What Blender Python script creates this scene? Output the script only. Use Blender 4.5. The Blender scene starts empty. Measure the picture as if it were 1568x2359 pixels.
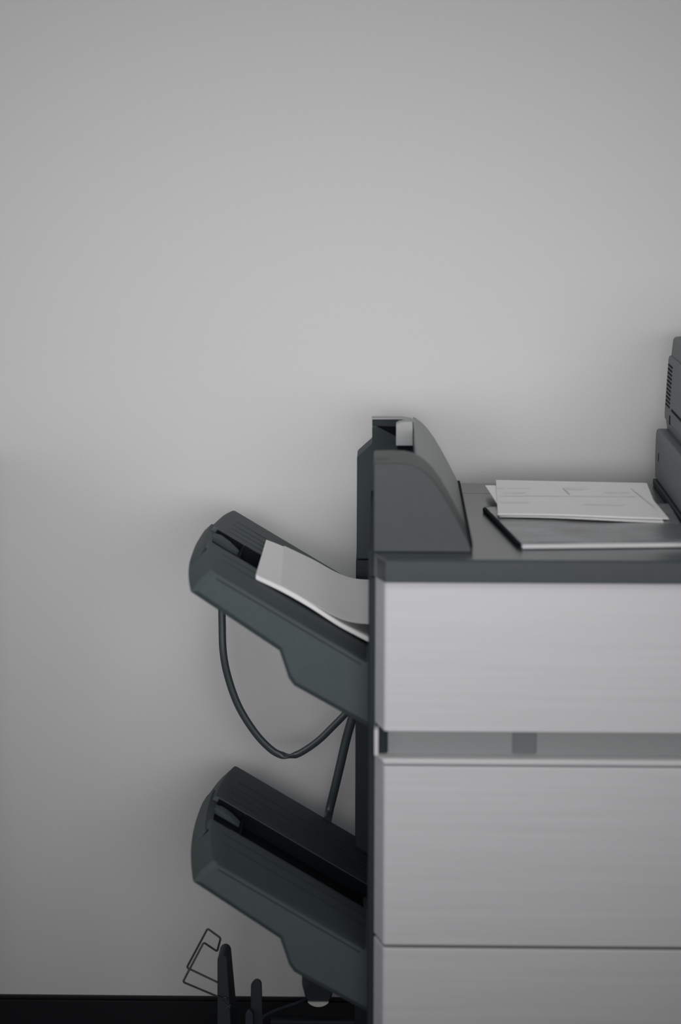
import bpy, bmesh, math, random
from mathutils import Vector, Matrix

random.seed(4)
scene = bpy.context.scene

# ------------------------------------------------------------------ camera, light, exposure
F_PX, CX, CY = 5600.0, 784.0, 1179.5
TILT = math.atan(936.5 / F_PX)
YAW = math.atan(106 / F_PX * math.cos(TILT))
ROLL = 0.002
CAM_H = 1.5793
CAM_R = Matrix.Rotation(YAW, 3, 'Z') @ Matrix.Rotation(math.pi / 2 - TILT, 3, 'X') @ Matrix.Rotation(ROLL, 3, 'Z')

cam_data = bpy.data.cameras.new('camera')
cam = bpy.data.objects.new('camera', cam_data)
scene.collection.objects.link(cam)
cam.matrix_world = Matrix.Translation((0, 0, CAM_H)) @ CAM_R.to_4x4()
cam_data.sensor_fit = 'VERTICAL'
cam_data.sensor_height = 36.0
cam_data.sensor_width = 24.0
cam_data.lens = F_PX / 2359.0 * 36.0
cam_data.clip_start = 0.05
cam_data.dof.use_dof = True
cam_data.dof.focus_distance = 3.86
cam_data.dof.aperture_fstop = 3.2
scene.camera = cam

world = bpy.data.worlds.new('room_light')
scene.world = world
world.use_nodes = True
bg = world.node_tree.nodes['Background']
bg.inputs['Color'].default_value = (0.88, 1.0, 1.03, 1)
bg.inputs['Strength'].default_value = 0.11


def area(name, loc, target, sx, sy, power, color, spread=180):
    ld = bpy.data.lights.new(name, 'AREA')
    ld.shape = 'RECTANGLE'
    ld.size, ld.size_y = sx, sy
    ld.energy = power
    ld.color = color
    ld.spread = math.radians(spread)
    o = bpy.data.objects.new(name, ld)
    scene.collection.objects.link(o)
    o.location = loc
    d = Vector(target) - Vector(loc)
    o.rotation_euler = d.to_track_quat('-Z', 'Y').to_euler()
    return o


# window behind the camera, unseen fill lights added on the left, a dim ceiling panel in front of the machine
area('window_daylight', (0.3, 0.3, 1.30), (-0.1, 3.93, 1.22), 1.6, 0.7, 4.3, (1.0, 0.965, 0.98), 50)
area('fill_front_left', (-0.8, 0.4, 1.25), (-0.15, 3.93, 1.20), 1.0, 0.7, 1.75, (1.0, 0.97, 0.98), 50)
area('fill_left', (-2.2, 1.6, 1.2), (-0.2, 3.93, 1.1), 1.2, 1.0, 2.3, (0.96, 1.0, 1.0), 90)
area('fill_left_rear', (-1.9, 2.9, 1.5), (-0.2, 3.6, 1.0), 0.8, 1.0, 0.7, (0.96, 1.0, 1.0), 120)
area('ceiling_panel', (0.2, 2.2, 2.6), (0.1, 3.6, 0.9), 1.4, 0.8, 1.9, (1.0, 1.0, 0.98), 50)

scene.view_settings.view_transform = 'Standard'
scene.view_settings.look = 'None'
scene.view_settings.gamma = 1.0
scene.view_settings.use_curve_mapping = False
scene.view_settings.exposure = -0.17

# ------------------------------------------------------------------ helpers


def ray(px, py):
    return CAM_R @ Vector(((px - CX) / F_PX, -(py - CY) / F_PX, -1))


def P(px, py, Y):
    """world x, z of a photo point that lies at depth Y"""
    d = ray(px, py)
    t = Y / d.y
    return (d.x * t, CAM_H + d.z * t)


def P3(px, py, Y):
    x, z = P(px, py, Y)
    return Vector((x, Y, z))


def G(px, py, Z):
    """world x, y of a photo point that lies at height Z"""
    d = ray(px, py)
    t = (Z - CAM_H) / d.z
    return (d.x * t, d.y * t)


def mat(name, col, rough=0.5, spec=0.5, metal=0.0, noise=0.0, nscale=30, stretch=(1, 1, 1), bump=0.0, bscale=400, coat=0.0):
    m = bpy.data.materials.new(name)
    m.use_nodes = True
    nt = m.node_tree
    b = nt.nodes['Principled BSDF']
    b.inputs['Base Color'].default_value = (*col, 1)
    b.inputs['Roughness'].default_value = rough
    b.inputs['Specular IOR Level'].default_value = spec
    b.inputs['Metallic'].default_value = metal
    b.inputs['Coat Weight'].default_value = coat
    tc = nt.nodes.new('ShaderNodeTexCoord')
    if noise:
        mp = nt.nodes.new('ShaderNodeMapping')
        mp.inputs['Scale'].default_value = stretch
        nz = nt.nodes.new('ShaderNodeTexNoise')
        nz.inputs['Scale'].default_value = nscale
        nz.inputs['Detail'].default_value = 4
        cr = nt.nodes.new('ShaderNodeMapRange')
        cr.inputs['From Min'].default_value = 0.25
        cr.inputs['From Max'].default_value = 0.75
        cr.inputs['To Min'].default_value = 1 - noise
        cr.inputs['To Max'].default_value = 1 + noise
        mx = nt.nodes.new('ShaderNodeMix')
        mx.data_type = 'RGBA'
        mx.blend_type = 'MULTIPLY'
        mx.inputs['Factor'].default_value = 1
        mx.inputs['A'].default_value = (*col, 1)
        nt.links.new(tc.outputs['Object'], mp.inputs['Vector'])
        nt.links.new(mp.outputs['Vector'], nz.inputs['Vector'])
        nt.links.new(nz.outputs['Fac'], cr.inputs['Value'])
        nt.links.new(cr.outputs['Result'], mx.inputs['B'])
        nt.links.new(mx.outputs['Result'], b.inputs['Base Color'])
    if bump:
        n2 = nt.nodes.new('ShaderNodeTexNoise')
        n2.inputs['Scale'].default_value = bscale
        n2.inputs['Detail'].default_value = 3
        bp = nt.nodes.new('ShaderNodeBump')
        bp.inputs['Strength'].default_value = bump
        bp.inputs['Distance'].default_value = 0.001
        nt.links.new(tc.outputs['Object'], n2.inputs['Vector'])
        nt.links.new(n2.outputs['Fac'], bp.inputs['Height'])
        nt.links.new(bp.outputs['Normal'], b.inputs['Normal'])
    return m


M = {}
M['wall'] = mat('painted_plaster', (0.66, 0.655, 0.66), 0.9, 0.2, noise=0.012, nscale=420, bump=0.25, bscale=330)
M['carpet'] = mat('dark_carpet', (0.03, 0.034, 0.036), 0.95, 0.1, noise=0.3, nscale=300)
M['skirting'] = mat('black_vinyl', (0.006, 0.007, 0.009), 0.6, 0.3)
M['door'] = mat('light_grey_panel', (0.595, 0.59, 0.60), 0.6, 0.3, noise=0.045, nscale=9, stretch=(0.35, 1, 11))
M['strip'] = mat('mid_grey_panel', (0.28, 0.295, 0.295), 0.6, 0.3)
M['plastic'] = mat('slate_grey_plastic', (0.034, 0.045, 0.045), 0.45, 0.35, noise=0.05, nscale=90, bump=0.12, bscale=900)
M['plate'] = mat('slate_grey_top', (0.040, 0.052, 0.052), 0.24, 0.55, noise=0.04, nscale=60, bump=0.08, bscale=900)
M['frame'] = mat('dark_slate_frame', (0.018, 0.026, 0.030), 0.65, 0.25)
M['tray'] = mat('tray_plastic', (0.064, 0.082, 0.084), 0.65, 0.25, noise=0.05, nscale=120, bump=0.15, bscale=1000)
M['black'] = mat('black_plastic', (0.006, 0.008, 0.011), 0.85, 0.1)
M['copier'] = mat('grey_casing', (0.125, 0.143, 0.143), 0.55, 0.35, noise=0.03, nscale=60)
M['copier_dark'] = mat('dark_casing', (0.10, 0.12, 0.125), 0.5, 0.4)
M['paper'] = mat('white_paper', (0.80, 0.79, 0.80), 0.85, 0.2, noise=0.015, nscale=40)
M['paper2'] = mat('white_paper_bright', (0.86, 0.85, 0.86), 0.85, 0.2)
M['ink'] = mat('faint_print', (0.60, 0.61, 0.615), 0.85, 0.2)
M['cable'] = mat('dark_cable', (0.045, 0.058, 0.062), 0.38, 0.5)
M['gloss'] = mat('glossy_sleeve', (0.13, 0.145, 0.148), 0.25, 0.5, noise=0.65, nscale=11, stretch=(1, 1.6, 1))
M['block'] = mat('pale_grey_plastic', (0.34, 0.345, 0.35), 0.55, 0.4)
M['wire'] = mat('dark_wire', (0.035, 0.042, 0.044), 0.4, 0.5, metal=0.3)
M['post'] = mat('dark_plastic', (0.024, 0.031, 0.040), 0.6, 0.35)
M['steel'] = mat('pale_steel', (0.75, 0.75, 0.70), 0.4, 0.5)

COL = scene.collection


def finish(name, bm, m, parent=None, bevel=0.0, seg=3, smooth=False, angle=40):
    bmesh.ops.recalc_face_normals(bm, faces=bm.faces)
    me = bpy.data.meshes.new(name)
    bm.to_mesh(me)
    bm.free()
    me.materials.append(m)
    o = bpy.data.objects.new(name, me)
    COL.objects.link(o)
    if smooth:
        for p in me.polygons:
            p.use_smooth = True
        me.set_sharp_from_angle(angle=math.radians(angle))
    if bevel:
        md = o.modifiers.new('bevel', 'BEVEL')
        md.width = bevel
        md.segments = seg
        md.limit_method = 'ANGLE'
        md.angle_limit = math.radians(35)
        md.harden_normals = False
    if parent:
        o.parent = parent
        o.matrix_parent_inverse = Matrix.Translation(parent.location).inverted()
    return o


def tag(o, label=None, cat=None, group=None, kind=None):
    if label: o['label'] = label
    if cat: o['category'] = cat
    if group: o['group'] = group
    if kind: o['kind'] = kind
    return o


def thing(name, label, cat, loc=(0, 0, 0), group=None):
    o = bpy.data.objects.new(name, None)
    o.empty_display_size = 0.05
    o.location = loc
    COL.objects.link(o)
    return tag(o, label, cat, group)


def box(bm, x0, x1, y0, y1, z0, z1):
    v = [bm.verts.new((x, y, z)) for x in (x0, x1) for y in (y0, y1) for z in (z0, z1)]
    for f in ((0, 1, 3, 2), (4, 6, 7, 5), (0, 4, 5, 1), (2, 3, 7, 6), (0, 2, 6, 4), (1, 5, 7, 3)):
        bm.faces.new([v[i] for i in f])
    return v


def prism(bm, pts, y0, y1):
    """closed x-z outline, extruded from y0 to y1"""
    a = [bm.verts.new((x, y0, z)) for x, z in pts]
    b = [bm.verts.new((x, y1, z)) for x, z in pts]
    n = len(pts)
    bm.faces.new(a)
    bm.faces.new(b[::-1])
    for i in range(n):
        bm.faces.new((a[i], a[(i + 1) % n], b[(i + 1) % n], b[i]))


def slab(bm, pts, z0, z1):
    """closed x-y outline, extruded from z0 to z1"""
    a = [bm.verts.new((x, y, z0)) for x, y in pts]
    b = [bm.verts.new((x, y, z1)) for x, y in pts]
    n = len(pts)
    bm.faces.new(a)
    bm.faces.new(b[::-1])
    for i in range(n):
        bm.faces.new((a[i], a[(i + 1) % n], b[(i + 1) % n], b[i]))


def loft(bm, rings, closed=True, caps=True):
    vs = [[bm.verts.new(p) for p in r] for r in rings]
    n = len(rings[0])
    for a, b in zip(vs, vs[1:]):
        for i in range(n if closed else n - 1):
            j = (i + 1) % n
            bm.faces.new((a[i], a[j], b[j], b[i]))
    if caps:
        bm.faces.new(vs[0])
        bm.faces.new(vs[-1][::-1])
    return vs


def smooth_path(pts, n=8):
    """Catmull-Rom through the points"""
    out = []
    P_ = [pts[0] * 2 - pts[1]] + list(pts) + [pts[-1] * 2 - pts[-2]]
    for i in range(1, len(P_) - 2):
        p0, p1, p2, p3 = P_[i - 1:i + 3]
        for k in range(n):
            t = k / n
            out.append(0.5 * ((2 * p1) + (p2 - p0) * t + (2 * p0 - 5 * p1 + 4 * p2 - p3) * t * t + (3 * p1 - p0 - 3 * p2 + p3) * t ** 3))
    out.append(pts[-1])
    return out


def tube(bm, path, ra, rb=None, up=Vector((0, 1, 0)), sides=14, twist=None):
    rb = rb or ra
    rings = []
    n = len(path)
    for i, p in enumerate(path):
        t = (path[min(i + 1, n - 1)] - path[max(i - 1, 0)]).normalized()
        s = t.cross(up)
        if s.length < 1e-4: s = t.cross(Vector((1, 0, 0)))
        s.normalize()
        w = s.cross(t).normalized()
        tw = twist(i / (n - 1)) if twist else 0
        r = []
        for k in range(sides):
            a = 2 * math.pi * k / sides
            u, v = ra * math.cos(a), rb * math.sin(a)
            u, v = u * math.cos(tw) - v * math.sin(tw), u * math.sin(tw) + v * math.cos(tw)
            r.append(p + s * u + w * v)
        rings.append(r)
    loft(bm, rings)


def disc_path(cx, cz, r, n=40):
    return [(cx + r * math.cos(2 * math.pi * k / n), cz + r * math.sin(2 * math.pi * k / n)) for k in range(n)]


# ------------------------------------------------------------------ the setting
WALL_Y = 3.875
bm = bmesh.new(); box(bm, -3.2, 3.4, WALL_Y, WALL_Y + 0.12, 0, 2.9)
tag(finish('wall_back', bm, M['wall']), kind='structure')
bm = bmesh.new(); box(bm, -3.2, 3.4, -1.0, WALL_Y + 0.12, -0.05, 0)
tag(finish('floor', bm, M['carpet']), kind='structure')
bm = bmesh.new()
zt = P(400, 2299, WALL_Y - 0.012)[1]
prism(bm, [(-3.2, 0), (3.4, 0), (3.4, zt - 0.006), (-3.2, zt - 0.006)], WALL_Y - 0.012, WALL_Y)
prism(bm, [(-3.2, zt - 0.0055), (3.4, zt - 0.0055), (3.4, zt), (-3.2, zt)], WALL_Y - 0.008, WALL_Y)
tag(finish('baseboard_back', bm, M['skirting'], bevel=0.001), kind='structure')

# low dark cabinet against the wall, its right side only just outside the picture
cab = thing('filing_cabinet', 'low dark cabinet against the wall just past the left edge of the photo', 'cabinet', (-1.0, 3.65, 0))
bm = bmesh.new(); box(bm, -1.30, -0.70, 3.42, 3.86, 0.0, 1.04)
finish('cabinet_body', bm, M['frame'], cab, bevel=0.004)
for k in range(3):
    bm = bmesh.new(); box(bm, -1.285, -0.715, 3.405, 3.42, 0.06 + 0.325 * k, 0.375 + 0.325 * k)
    dd_ = finish('drawer', bm, M['post'], cab, bevel=0.003)
    bm = bmesh.new(); box(bm, -1.07, -0.93, 3.39, 3.405, 0.28 + 0.325 * k, 0.295 + 0.325 * k)
    finish('handle', bm, M['steel'], dd_, bevel=0.003)

# ------------------------------------------------------------------ finisher of the copier
FX1 = 0.452          # right side of the finisher, against the copier
YF = 3.10            # front plane of the doors
YB = 3.735           # back
fin = thing('copier_finisher', 'pale grey copier finisher with slate top and two sloping output trays on its left', 'office machine', (0.2, 3.4, 0))
xl = P(848, 1500, 3.16)[0]
bm = bmesh.new(); box(bm, xl, FX1, 3.15, YB, 0.03, 0.965)
finish('cabinet_body', bm, M['frame'], fin, bevel=0.004)

# top plate: chamfered front left corner, rounded upper edge, raised strip along the back
ztop = 1.0
xf = G(888, 1292, ztop)[0]
xb = P(861, 1280, 3.16)[0]
zf = P(1200, 1291, 3.095)[1]


def plate_ring(x, yf, k):
    return [Vector((x, 3.64, ztop - 0.031)), Vector((x, 3.64, ztop)), Vector((x, yf + 0.075 * k, ztop)), Vector((x, yf + 0.045 * k, ztop - (ztop - zf) * 0.35)),
            Vector((x, yf + 0.003, zf)), Vector((x, yf, zf - 0.003)), Vector((x, yf, ztop - 0.031))]


bm = bmesh.new()
loft(bm, [plate_ring(FX1, 3.095, 1), plate_ring(xf, 3.095, 1), plate_ring(xb + 0.004, 3.128, 0.55), plate_ring(xb, 3.145, 0.3)])
finish('top_plate', bm, M['plate'], fin)
bm = bmesh.new()
slab(bm, [(xb, 3.642), (FX1, 3.642), (FX1, 3.742), (xb, 3.742)], ztop - 0.031, ztop)
finish('rear_strip', bm, M['plate'], fin, bevel=0.0015)


def front_panel(name, z0, z1, m, rad=0.006, dx=0.0):
    """door panel whose left edge returns to the body in a narrow rounded chamfer"""
    x0 = P(883, 1500, YF)[0] + dx
    x1 = P(863, 1500, 3.146)[0] + dx * 0.5
    bm = bmesh.new()
    arc = []
    for k in range(7):
        t = k / 6
        a = math.pi / 2 * t
        arc.append((x0 + 0.007 - 0.007 * math.sin(a), YF + 0.007 - 0.007 * math.cos(a)))
    slab(bm, [(FX1 + 0.0, YF)] + arc + [(x1, 3.150), (FX1, 3.150)], z0, z1)
    return finish(name, bm, m, fin, bevel=rad, seg=3)


zz = lambda y: P(1200, y, YF)[1]
d1 = front_panel('front_door', zz(1688), zz(1341), M['door'], 0.002)
d2 = front_panel('front_door', zz(2180), zz(1768), M['door'], 0.002)
d3 = front_panel('front_door', 0.06, zz(2187), M['door'], 0.002)
# grip recess between the two upper doors
bm = bmesh.new()
xg = P(862, 1700, 3.146)[0]
box(bm, xg, FX1, 3.128, 3.152, zz(1752), zz(1689))
finish('grip_recess', bm, M['strip'], fin)
bm = bmesh.new()
box(bm, xg - 0.0002, P(872, 1700, 3.13)[0], 3.112, 3.152, zz(1750), zz(1689))
finish('grip_end_cap', bm, M['door'], fin, bevel=0.002)
bm = bmesh.new()
box(bm, P(869, 1700, 3.126)[0], P(893, 1700, 3.126)[0], 3.124, 3.14, zz(1750), zz(1689))
finish('recess_end', bm, M['frame'], fin, bevel=0.003)
bm = bmesh.new()
xa, xc = P(1180, 1700, 3.126)[0], P(1235, 1700, 3.126)[0]
box(bm, xa, xc, 3.1255, 3.13, zz(1749), zz(1692))
finish('door_catch', bm, mat('recess_catch', (0.17, 0.185, 0.185), 0.6, 0.3), fin, bevel=0.002)
bm = bmesh.new()
slab(bm, [(P(882, 1755, YF)[0], 3.104), (FX1, 3.104), (FX1, 3.15), (xg, 3.15), (xg, 3.14)], zz(1766), zz(1752))
finish('grip_ledge', bm, M['door'], fin, bevel=0.003)

# rear column on the left, widening under the inserter
yc = 3.66
bm = bmesh.new()
col = [P(822, 1053, yc), P(857, 1022, yc), P(857, 983, yc), P(950, 983, yc), P(952, 1150, yc)]
xr = P(952, 1150, yc)[0]
xo = P(821, 1300, yc)[0]
col += [(xr, P(820, 1289, yc)[1]), (xo, P(820, 1289, yc)[1])]
prism(bm, col, yc, 3.735)
finish('rear_column', bm, mat('column_slate', (0.030, 0.043, 0.045), 0.6, 0.3), fin, bevel=0.0025)
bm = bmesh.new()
prism(bm, [P(868, 982, yr_ := 3.64), P(913, 983, yr_), P(913, 1006, yr_)], 3.64, 3.662)  # black wedge standing for the shadow under the top bar
finish('bar_shadow_wedge', bm, M['black'], fin)
bm = bmesh.new()
box(bm, xo - 0.001, 0.02, yc + 0.002, 3.733, 0.05, P(820, 1291, yc)[1])
finish('rear_column', bm, mat('column_black', (0.018, 0.024, 0.03), 0.6, 0.3), fin, bevel=0.0015)
bm = bmesh.new()
box(bm, xl, 0.01, 3.16, 3.735, 0.965, 1.0)
finish('side_rail', bm, M['frame'], fin)

# ---- inserter housing on the finisher top
ins = fin
yh = 3.147
prof_px = [(858, 1071), (862, 1068), (900, 1067), (932, 1068), (950, 1072), (968, 1080), (985, 1093), (1000, 1109), (1018, 1134),
           (1036, 1165), (1052, 1194), (1068, 1226), (1080, 1250), (1086, 1270)]
prof = [P(x, y, yh) for x, y in prof_px]
zb = ztop
xh0 = P(860, 1200, yh)[0]
prof[0] = (xh0, prof[0][1])
y_ch = 3.27          # back of the near cheek
y_rr = 3.59          # front of the far cheek
outline = prof + [(prof[-1][0], zb), (xh0, zb)]
bm = bmesh.new(); prism(bm, outline, yh, y_ch)
hs = finish('inserter_housing', bm, M['plastic'], fin, bevel=0.006, seg=4, smooth=True)
# curved cover between the cheeks: the profile right of the slot opening
xs = P(953, 1000, 3.50)[0]


def z_on(x):
    for a, b in zip(prof, prof[1:]):
        if a[0] <= x <= b[0]:
            return a[1] + (b[1] - a[1]) * (x - a[0]) / max(1e-6, b[0] - a[0])
    return prof[-1][1]


cov = [(xs, z_on(xs))] + [p for p in prof if p[0] > xs + 0.002] + [(prof[-1][0], zb), (xs, zb)]
bm = bmesh.new(); prism(bm, cov, y_ch - 0.004, 3.672)
finish('curved_cover', bm, mat('slate_plastic_lit', (0.10, 0.12, 0.12), 0.33, 0.5, noise=0.03, nscale=80), hs, smooth=True, bevel=0.0015)  # paler than the housing plastic: light from above put into the colour
# recess floor, pale guide block, dark slit
zfl = ztop + 0.05
bm = bmesh.new(); box(bm, xh0 + 0.001, xs - 0.0045, y_ch - 0.002, y_rr + 0.07, zb, zfl)
finish('recess_floor', bm, M['frame'], hs)
bx0, bx1 = P(912, 1000, 3.52)[0], P(950, 1000, 3.52)[0]
bz0, bz1 = P(930, 1027, 3.52)[1], P(930, 972, 3.52)[1]
bm = bmesh.new()
pp = [(bx0, bz0), (bx0, bz1 - 0.004), (bx0 + 0.004, bz1 - 0.0012), (bx0 + 0.012, bz1), (bx1, bz1 + 0.0006), (bx1 + 0.0008, bz0)]
prism(bm, pp, 3.52, 3.545)
finish('paper_guide', bm, M['block'], hs, bevel=0.001)
bm = bmesh.new(); box(bm, bx0 + 0.002, bx1 + 0.0005, 3.525, 3.545, zfl, bz0)
finish('guide_foot', bm, M['black'], hs)
# far cheek: top bar, its bright reflecting top painted as a thin pale strip
yr = 3.615
bar = [P(857, 966, yr), P(925, 966, yr), P(945, 970, yr), P(953, 974, yr), P(953, 984, yr), P(857, 981, yr)]
bm = bmesh.new(); prism(bm, bar, yr, 3.638)
finish('top_bar', bm, M['frame'], hs, bevel=0.0006)
lit_strip = [P(856, 963.5, yr), P(925, 963.5, yr), P(945, 967, yr), P(956, 973, yr)]
lit_strip2 = [(x, z - 0.0016) for x, z in lit_strip[::-1]]
bm = bmesh.new(); prism(bm, lit_strip + lit_strip2, yr - 0.001, 3.640)
finish('lit_top_strip', bm, M['block'], hs)
# dark base skirt under the cover on the right and at the front
bm = bmesh.new()
xk = prof[-1][0]
slab(bm, [(xk - 0.006, 3.15), (xk + 0.0015, 3.155), (xk + 0.0005, 3.69), (xk - 0.006, 3.69)], ztop, ztop + 0.012)
finish('base_skirt', bm, M['black'], hs, bevel=0.001)
bm = bmesh.new(); box(bm, P(866, 1050, 3.2)[0], P(896, 1050, 3.2)[0], 3.185, 3.225, prof[2][1] - 0.001, prof[2][1] + 0.0006)
finish('button', bm, M['plastic'], hs, bevel=0.0004)

# ------------------------------------------------------------------ output trays
TY0, TY1 = 3.222, 3.718
A = Vector((P(486, 1312, TY0)[0], 0, P(486, 1312, TY0)[1]))       # upper end of the top face
B = Vector((P(826, 1514, TY0)[0], 0, P(826, 1514, TY0)[1]))
D_DROP = 0.4088
U = (B - A).normalized()                                       # along the tray, downhill to the body
N = Vector((-U.z, 0, U.x))
if N.z < 0: N = -N
LEN = (B - A).length + 0.012


def tray_depth(u, y):
    d = 0.0
    if 3.395 <= y <= 3.510:
        if y < 3.418: d = 0.0065 * (y - 3.393) / 0.025
        elif u > 0.033: d = 0.020
        else: d = 0.024
        if u < 0.033: d = 0.014
    return d


GROOVES = (3.318, 3.358, 3.534, 3.567, 3.60, 3.638)


def make_tray(dz):
    us = [0.0, 0.004, 0.0165, 0.0175, 0.0325, 0.0335, 0.06, 0.10, 0.14, 0.18, LEN]
    ys = {TY0, TY0 + 0.006, TY1 - 0.006, TY1}
    for k in range(25): ys.add(round(TY0 + (TY1 - TY0) * k / 24, 4))
    ys |= {3.3935, 3.3955, 3.4175, 3.4182, 3.5095, 3.5105}
    ys = sorted(ys)
    c, h = (TY0 + TY1) / 2, (TY1 - TY0) / 2
    BL, M1, M2, M3, M4 = [Vector((P(*q, TY0)[0], 0, P(*q, TY0)[1])) for q in ((440, 1366), (643, 1501), (664, 1564), (676, 1581), (843, 1674))]
    rings = []
    for y in ys:
        s = (y - c) / h
        bul = 0.020 * (1 - abs(s) ** 2.2)
        edge = 0.007 if (y in (TY0, TY1)) else 0.0
        off = -U * bul
        r = [BL + off + N * edge + U * edge]
        # slightly bowed end face
        r.append(BL.lerp(A, 0.5) + off - U * 0.0015 + U * edge)
        for i, u in enumerate(us):
            uu = u + (0.0008 if i == 0 else 0)
            dd = tray_depth(u, y)
            if i == 0: dd = max(dd, 0.0012); 
            r.append(A + U * (uu + edge * max(0, 1 - u / 0.1)) + off * max(0, 1 - u / 0.20) - N * (dd + edge * 0.2))
        end = M4 + Vector((0.03, 0, -0.0165))
        last = r[-1]
        r.append(Vector((last.x + 0.02, 0, last.z - 0.001)))
        r.append(end)
        r += [M4 + N * edge, M3 + N * edge, M2 + N * edge, M1 + N * edge]
        rings.append([Vector((q.x, y, q.z - dz)) for q in r])
    bm = bmesh.new(); loft(bm, rings)
    t = finish('output_tray', bm, M['tray'], fin, smooth=True, angle=25)

    def loc(u, n, y): q = A + U * u + N * n; return Vector((q.x, y, q.z - dz))
    # dark liner of the channel that runs down the middle
    bm = bmesh.new()
    u0, u1 = 0.0345, LEN + 0.016
    rings = []
    for u in (u0, u1):
        rings.append([loc(u, -0.0165, 3.4185), loc(u, -0.0180, 3.5005), loc(u, -0.001, 3.5065), loc(u, -0.001, 3.509), loc(u, -0.0195, 3.509), loc(u, -0.0195, 3.4185)])
    loft(bm, rings)
    finish('channel_liner', bm, M['black'], t)
    # thin strips on the top face, groove shade put into their dark colour
    for g in GROOVES:
        sg = (g - c) / h
        us_ = 0.020 - 0.018 * (1 - abs(sg) ** 2.2)
        bm = bmesh.new()
        loft(bm, [[loc(u, -0.001, g - 0.0012), loc(u, 0.0007 if u > 0.05 else 0.0002, g - 0.0008), loc(u, 0.0007 if u > 0.05 else 0.0002, g + 0.0008), loc(u, -0.001, g + 0.0012)] for u in (us_, 0.06, LEN - 0.002)])
        finish('groove_shade', bm, M['frame'], t)
    # dark strip painting the edge shadow between rim and near side face
    bm = bmesh.new()
    rings = []
    for u in (0.012, LEN - 0.004):
        rings.append([loc(u, -0.0062, TY0 - 0.0004), loc(u, -0.0062, TY0 + 0.004), loc(u, -0.0078, TY0 + 0.004), loc(u, -0.0078, TY0 - 0.0004)])
    loft(bm, rings)
    finish('rim_shadow', bm, M['frame'], t)
    # lever in the notch at the free end
    bm = bmesh.new()
    rings = []
    for y, up in ((3.468, 0.0), (3.472, 0.003), (3.480, 0.004), (3.484, 0.002)):
        rings.append([loc(-0.014, -0.007 + up, y), loc(-0.004, -0.0045 + up, y), loc(0.012, -0.006 + up, y), loc(0.030, -0.0105 + up, y),
                      loc(0.033, -0.013, y), loc(0.0, -0.014, y), loc(-0.014, -0.0135, y)])
    loft(bm, rings)
    finish('end_stop_lever', bm, M['tray'], t, smooth=True)
    bm = bmesh.new()  # black slab and walls paint the dark void inside the notch
    v = [loc(-0.0175, -0.0125, 3.397), loc(0.0334, -0.0125, 3.397), loc(0.0334, -0.0125, 3.509), loc(-0.0175, -0.0125, 3.509)]
    w = [q - Vector((N.x, 0, N.z)) * 0.002 for q in v]
    loft(bm, [v, w])
    for ua, ub, na, nb, ya, yb_ in ((0.0315, 0.0335, -0.0125, -0.002, 3.397, 3.509), (-0.012, 0.0334, -0.0125, -0.0015, 3.507, 3.5095)):
        v = [loc(ua, nb, ya), loc(ub, nb, ya), loc(ub, nb, yb_), loc(ua, nb, yb_)]
        loft(bm, [v, [q - Vector((N.x, 0, N.z)) * (nb - na) for q in v]])
    finish('notch_void', bm, M['black'], t)
    # panel on the end face under the lever
    bm = bmesh.new()
    rings = []
    for y in (3.352, 3.356, 3.40, 3.44, 3.48, 3.52, 3.556, 3.560):
        s = (y - c) / h
        bul = 0.020 * (1 - abs(s) ** 2.2)
        e = 0.0 if y in (3.352, 3.560) else 0.003
        off = -U * (bul + e)
        top, bot = A.lerp(BL, 0.18) + off, A.lerp(BL, 0.80) + off
        mid = A.lerp(BL, 0.5) + off - U * 0.0018
        rings.append([Vector((q.x, y, q.z - dz)) for q in (top, mid, bot, bot + U * 0.012, top + U * 0.012)])
    loft(bm, rings)
    finish('end_panel', bm, M['tray'], t, smooth=True)
    bm = bmesh.new()
    rings = []
    for y in (3.3475, 3.3515):
        s = (y - c) / h
        off = -U * (0.020 * (1 - abs(s) ** 2.2) + 0.0006)
        top, bot = A.lerp(BL, 0.08) + off, A.lerp(BL, 0.42) + off
        rings.append([Vector((q.x, y, q.z - dz)) for q in (top, bot, bot + U * 0.01, top + U * 0.01)])
    loft(bm, rings)
    finish('end_slit', bm, M['black'], t)
    return t


tray_a = make_tray(0.0)
tray_b = make_tray(D_DROP)

# ------------------------------------------------------------------ printouts in the upper tray
SY0, SY1 = 3.325, 3.600


def sheet_body(name, near, far, thick, m, y0=SY0, y1=SY1):
    """near/far: photo points of the top surface along the near and the far edge; interpolated across"""
    a = smooth_path([P3(x, y, y0) for x, y in near], 5)
    b = smooth_path([P3(x, y, y1) for x, y in far], 5)
    bm = bmesh.new()
    rings = []
    K = 10
    for k in range(K + 1):
        t = k / K
        row = [p.lerp(q, t) for p, q in zip(a, b)]
        low = [p - Vector((0, 0, thick)) for p in row[::-1]]
        rings.append(row + low)
    loft(bm, rings)
    return finish(name, bm, m, None, smooth=True, angle=30)


s1 = sheet_body('paper_stack',
                [(589, 1324), (650, 1353), (710, 1387), (775, 1429), (815, 1451), (852, 1470)],
                [(613, 1243), (655, 1260), (715, 1290), (770, 1320), (815, 1345), (858, 1365)], 0.0065, M['paper2'])
tag(s1, 'thick stack of white printouts lying in the upper output tray', 'paper')
s2 = sheet_body('paper_sheet',
                [(646, 1349), (680, 1368), (715, 1388), (770, 1418), (810, 1432), (856, 1437)],
                [(654, 1257), (690, 1274), (725, 1291), (772, 1317), (812, 1332), (862, 1336)], 0.0006, M['paper'], SY0 + 0.001, SY1)
tag(s2, 'single white sheet curling level on top of the stack in the upper tray', 'paper')

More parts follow.
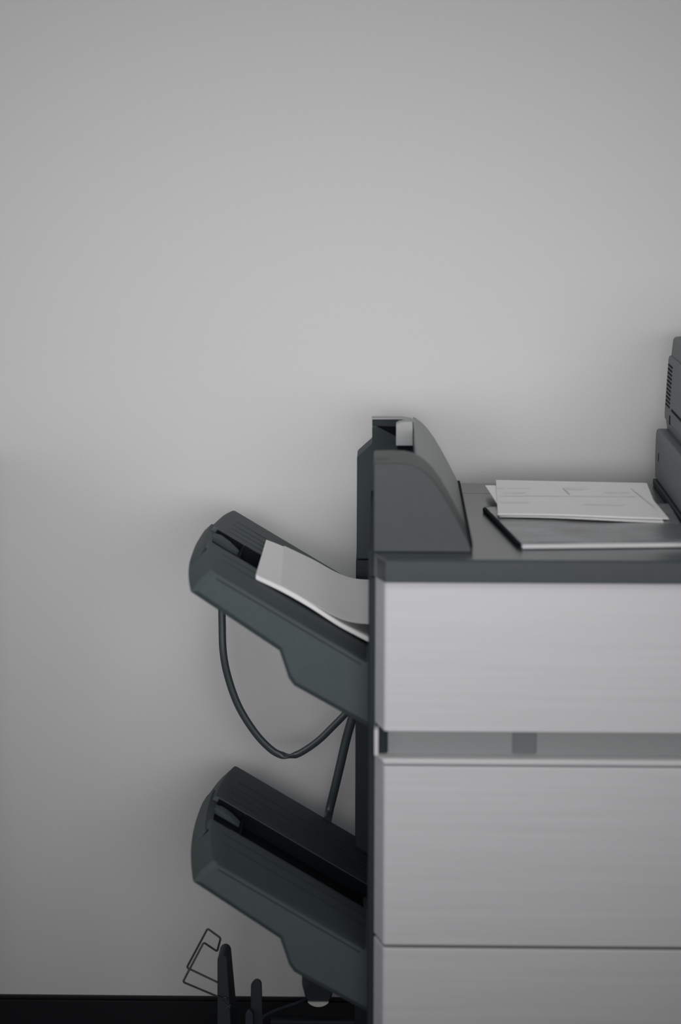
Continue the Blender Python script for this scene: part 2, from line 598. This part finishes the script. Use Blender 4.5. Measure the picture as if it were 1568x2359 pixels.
# ------------------------------------------------------------------ cables behind the trays
yk = 3.70
pts = [P3(*q, yk) for q in ((512, 1262), (511, 1340), (512, 1430), (515, 1500), (527, 1560), (551, 1625), (588, 1684), (624, 1722), (650, 1736), (675, 1737),
                            (700, 1726), (735, 1701), (768, 1669), (800, 1636), (835, 1596))]
pts = [p + Vector((0, -0.01 * min(1, i / 3), 0)) for i, p in enumerate(pts)]
bm = bmesh.new()
tube(bm, smooth_path(pts, 8), 0.0058, 0.0036, twist=lambda t: 0 if t < 0.56 else (min(1, (t - 0.56) / 0.10)) * math.pi * 0.94)
tag(finish('cable', bm, M['cable'], smooth=True), 'dark flat cable hanging in a long loop under the upper output tray', 'cable')
pts = [P3(*q, yk + 0.028) for q in ((822, 1610), (812, 1650), (798, 1700), (784, 1760), (771, 1815), (758, 1868), (755, 1880))]
pts[-1].y -= 0.02
bm = bmesh.new(); tube(bm, smooth_path(pts, 8), 0.0072, 0.005, twist=lambda t: 0.4 * t)
tag(finish('cable', bm, M['cable'], smooth=True), 'short dark cable dropping steeply to the back of the lower tray', 'cable')

# ------------------------------------------------------------------ copier unit at the right edge
cop = thing('photocopier', 'grey photocopier with side air vents cut off by the right edge of the photo', 'photocopier', (0.75, 3.4, 0))
yb = 3.73
X = lambda px, py: P(px, py, yb)
CXR, CYF = 1.05, 3.02
# lower casing beside and above the finisher top
xb0 = X(1503, 1110)[0]
bm = bmesh.new(); prism(bm, [(xb0 + 0.045, 0.03), (CXR, 0.03), (CXR, X(1505, 1102)[1]), (xb0, X(1505, 1102)[1]), (xb0, 1.0005), (xb0 + 0.045, 1.0005)], CYF, yb)
finish('base_casing', bm, M['frame'], cop, bevel=0.002)  # dark colour stands for the deep shadow gap below the middle casing
bm = bmesh.new()
pl = [X(1508, 1099), X(1508, 1050), X(1510, 1000), X(1512, 990), X(1515, 987)]
prism(bm, pl + [(CXR, pl[-1][1]), (CXR, pl[0][1])], CYF, yb)
low = finish('middle_casing', bm, M['copier'], cop, bevel=0.002)
bm = bmesh.new()
pu = [X(1536, 988), X(1533, 966), X(1530, 961), X(1530, 950), X(1533, 905), X(1537, 850), X(1539, 826), X(1541, 819), X(1545, 818)]
prism(bm, pu + [(CXR, pu[-1][1]), (CXR, pu[0][1])], CYF, yb)
upp = finish('scanner_casing', bm, M['copier'], cop, bevel=0.002)
bm = bmesh.new()
pt = [X(1545, 818), X(1547, 800), X(1549, 783), X(1551, 778), X(1556, 775), X(1568, 774)]
prism(bm, pt + [(CXR, pt[-1][1] + 0.001), (CXR, pt[0][1])], CYF, yb - 0.004)
finish('document_lid', bm, M['copier'], cop, bevel=0.001)


def face_x(z):   # left face of the scanner casing at height z
    for a, b in zip(pu, pu[1:]):
        if a[1] <= z <= b[1]: return a[0] + (b[0] - a[0]) * (z - a[1]) / (b[1] - a[1])
    return pu[0][0]


bm = bmesh.new()
for k in range(11):
    zc = X(1538, 838 + 9.0 * k)[1]
    x = face_x(zc)
    box(bm, x - 0.0006, x + 0.004, yb - 0.062, yb - 0.009, zc - 0.0014, zc + 0.0014)
finish('air_vent', bm, M['black'], upp)
bm = bmesh.new(); z1 = X(1548, 942)[1]
box(bm, face_x(z1) - 0.0007, face_x(z1) + 0.004, CYF + 0.05, yb - 0.09, z1 + 0.0072, z1 + 0.0105)
finish('grip_slot', bm, M['black'], upp)
bm = bmesh.new(); z1 = X(1547, 962)[1]
box(bm, face_x(z1 + .004) - 0.001, face_x(z1) + 0.004, yb - 0.076, yb - 0.070, z1 - 0.001, z1 + 0.012)
finish('casing_notch', bm, M['black'], upp)
bm = bmesh.new(); z1 = X(1516, 1062)[1]
box(bm, X(1508, 1060)[0] - 0.0006, X(1508, 1060)[0] + 0.004, yb - 0.053, yb - 0.047, z1 + 0.006, z1 + 0.019)
finish('casing_notch', bm, M['black'], low)

# ------------------------------------------------------------------ papers on the finisher top


def flat(name, corners, z, thick, m, curl=None, parent=None, n=12):
    """sheet given by its four photo corners (near-left, near-right, far-right, far-left) resting at height z"""
    c = [Vector((*G(x, y, z), z)) for x, y in corners]
    bm = bmesh.new()
    rings = []
    for j in range(n + 1):
        t = j / n
        row = []
        for i in range(n + 1):
            s = i / n
            p = c[0].lerp(c[1], s).lerp(c[3].lerp(c[2], s), t)
            if curl: p = p + Vector((0, 0, curl(s, t)))
            row.append(p)
        rings.append(row + [q - Vector((0, 0, thick)) for q in row[::-1]])
    loft(bm, rings)
    return finish(name, bm, m, parent, smooth=True, angle=30)


# glossy document wallet lying underneath
wz = ztop + 0.008
wal = thing('document_wallet', 'grey glossy document wallet lying under the loose white papers', 'folder', (0.3, 3.3, ztop))
WC = [(1199, 1250), (1590, 1246), (1540, 1160), (1118, 1168)]
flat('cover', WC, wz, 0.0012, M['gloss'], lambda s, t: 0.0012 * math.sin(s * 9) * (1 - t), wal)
flat('pages', [(1203, 1255), (1588, 1251), (1536, 1164), (1124, 1174)], wz - 0.0014, 0.0052, mat('page_edges', (0.55, 0.55, 0.56), 0.8, 0.2), None, wal)
bm = bmesh.new()
a0, a1 = Vector((*G(1201, 1262, ztop + .001), 0)), Vector((*G(1120, 1175, ztop + .001), 0))
dr = (a1 - a0).normalized(); sd = Vector((-dr.y, dr.x, 0))
if sd.x > 0: sd = -sd
slab(bm, [((a0 + sd * 0.001).x, (a0).y), ((a0 + sd * 0.006).x, (a0 + dr * .008).y), ((a1 + sd * 0.006).x, (a1 - dr * 0.012).y), (a1.x, a1.y), ((a1 - sd * 0.004).x, a1.y), ((a0 - sd * 0.004).x, a0.y + .002)], ztop + 0.0003, ztop + 0.0065)
finish('edge_shadow', bm, M['black'], wal, bevel=0.001)  # black strip painting the shadow under the wallet's raised left edge

pz = wz + 0.003
lab = [('long white sheet sticking out at both ends beneath the printed form', [(1160, 1184), (1540, 1193), (1478, 1120), (1117, 1118)], 0.0016, 0.0012, 'paper2'),
       ('lowest white sheet whose near right corner points over the wallet', [(1150, 1189), (1528, 1201), (1490, 1132), (1138, 1126)], 0.0, 0.0010, 'paper2'),
       ('printed white form lying on top of the loose papers', [(1146, 1184), (1522, 1192), (1489, 1117), (1142, 1110)], 0.0034, 0.0014, 'paper')]
tops = []
for i, (lb, c, dz, th, mm) in enumerate(lab):
    o = flat('paper_sheet', c, pz + dz, th, M[mm], lambda s, t, i=i: 0.0010 * math.sin(s * 5) * (1 - t) + (0.003 * t * t if i == 2 else 0))
    tag(o, lb, 'paper', 'loose papers on the finisher top')
    tops.append(o)
# faint printing on the form
bm = bmesh.new()


def stroke(x0, y0, x1, y1, w=0.0014):
    z = pz + 0.0034
    t = max(0.0, min(1.0, (1188 - (y0 + y1) / 2) / 74))
    zz_ = z + 0.003 * t * t + 0.0013
    a, b = Vector((*G(x0, y0, zz_), zz_)), Vector((*G(x1, y1, zz_), zz_))
    d = (b - a).normalized(); s = Vector((-d.y, d.x, 0)) * w
    f = [a - s, b - s, b + s, a + s]
    loft(bm, [f, [q - Vector((0, 0, 0.0002)) for q in f]])


for L in ((1145, 1123, 1160, 1123), (1168, 1123, 1222, 1123), (1300, 1123, 1360, 1124), (1302, 1126, 1345, 1126), (1150, 1141, 1330, 1142), (1330, 1142, 1465, 1142),
          (1390, 1133, 1450, 1134), (1160, 1134, 1210, 1134), (1340, 1161, 1440, 1162), (1150, 1156, 1220, 1157)):
    stroke(*L)
stroke(1452, 1125, 1508, 1167, 0.0006)
stroke(1296, 1124, 1312, 1138, 0.0008)
me = tops[2].data
me.materials.append(M['ink'])
for f in bm.faces: f.material_index = 1
bm.from_mesh(me)
bm.to_mesh(me); bm.free()

# ------------------------------------------------------------------ dark stand with a wire bracket, in front of the skirting
std = thing('stand', 'dark stand with two upright rounded prongs and a bent wire bracket by the skirting', 'stand', (-0.2, 3.55, 0))


def prong(name, front, back, y0, y1, m=None):
    """front / back outlines with equal point counts"""
    bm = bmesh.new()
    r0 = [Vector((*[P(x, y, y0)[0]], y0, P(x, y, y0)[1])) for x, y in front]
    r1 = [Vector((*[P(x, y, y1)[0]], y1, P(x, y, y1)[1])) for x, y in back]
    loft(bm, [r0, r1])
    return finish(name, bm, m or M['post'], std, bevel=0.0015, smooth=True)


def arch(xc0, yt, r, xl1, xr1, yb_, n=10, sq=1.1):
    pts_ = [(xc0 - r * math.cos(math.pi * k / n), yt + r * sq - r * sq * math.sin(math.pi * k / n)) for k in range(n + 1)]
    return [(xl1, yb_)] + pts_ + [(xr1, yb_)]


YP = 3.50
prong('tall_prong', arch(512, 2200, 11.5, 500, 541, 2520), arch(519.5, 2173, 13, 512, 560, 2480), YP, YP + 0.06)
prong('short_prong', arch(590, 2258, 12.5, 572, 612, 2520), arch(592, 2254, 11, 580, 608, 2500), YP + 0.03, YP + 0.055)
prong('short_prong', arch(574, 2328, 9, 558, 588, 2520), arch(576, 2324, 8, 566, 588, 2500), YP - 0.005, YP + 0.02)
bm = bmesh.new(); box(bm, P(495, 2500, YP)[0], P(620, 2500, YP)[0], YP - 0.03, YP + 0.09, 0.0, P(520, 2505, YP)[1] + .03)
finish('foot', bm, M['post'], std, bevel=0.004)
# bent wire bracket
w = [(523, 2305), (421, 2262), (469, 2171), (500, 2192), (508, 2161), (478, 2139), (430, 2229), (520, 2272)]
dep = [YP - 0.004, YP - 0.012, YP + 0.0, YP + 0.004, YP + 0.02, YP + 0.025, YP + 0.02, YP + 0.015]
wp = [P3(*q, d_) for q, d_ in zip(w, dep)]
path = [wp[0]]
for i in range(1, len(wp) - 1):
    a, b, c_ = wp[i - 1], wp[i], wp[i + 1]
    r = 0.0032
    p0, p1 = b + (a - b).normalized() * r, b + (c_ - b).normalized() * r
    for k in range(6):
        t = k / 5
        path.append(p0 * (1 - t) ** 2 + b * 2 * t * (1 - t) + p1 * t ** 2)
path.append(wp[-1])
bm = bmesh.new(); tube(bm, path, 0.0016, sides=10)
finish('wire_bracket', bm, M['wire'], std, smooth=True)
bm = bmesh.new()
cx_, cz_ = P(519, 2300, YP)
prism(bm, disc_path(cx_, cz_, 0.0036, 20), YP - 0.004, YP + 0.001)
finish('screw', bm, M['wire'], std, bevel=0.001)
bm = bmesh.new()
tube(bm, [P3(514, 2309, YP - .003), P3(530, 2322, YP - .003)], 0.001, sides=8)
tube(bm, [P3(531, 2315, YP - .003), P3(518, 2325, YP - .003)], 0.001, sides=8)
finish('wire_hook', bm, M['wire'], std, smooth=True)

# ------------------------------------------------------------------ round plug on the wall
plg = thing('power_plug', 'round dark plug with a pale lower rim half hidden under the lower tray', 'plug', (-0.11, 3.9, 0.08))
yp = 3.80
cx_, cz_ = P(733, 2287, yp)
rr = 33 / F_PX * yp * 1.02
bm = bmesh.new()
rings = []
for k, (y, r) in enumerate(((yp, rr * 0.93), (yp + 0.003, rr), (yp + 0.03, rr * 1.04), (3.866, rr * 1.1))):
    rings.append([Vector((x + (0.0 if k < 2 else -0.004), y, z + (0.0 if k < 2 else 0.006))) for x, z in disc_path(cx_, cz_, r)])
loft(bm, rings)
body = finish('plug_body', bm, M['post'], plg, smooth=True)
bm = bmesh.new()
seg = [(x, z) for x, z in disc_path(cx_, cz_, rr * 0.99, 90) if z < P(730, 2306, yp)[1]]
prism(bm, seg, yp - 0.006, yp + 0.002)
finish('pale_rim', bm, M['steel'], plg, bevel=0.002)
bm = bmesh.new()
pts = [P3(705, 2302, yp + 0.01), P3(690, 2309, yp), P3(655, 2321, yp - 0.01), P3(625, 2333, yp - 0.02), P3(600, 2352, yp - 0.03), P3(590, 2400, yp - 0.035)]
tube(bm, smooth_path(pts, 8), 0.0028)
finish('cord', bm, M['post'], plg, smooth=True)
bm = bmesh.new()
x0, x1 = P(622, 2350, 3.845)[0], 0.3
box(bm, x0, x1, 3.84, 3.862, 0.0, P(700, 2349, 3.845)[1])
tag(finish('cable_duct', bm, M['post'], bevel=0.003), 'low dark cable duct running along the foot of the skirting behind the finisher', 'cable duct')
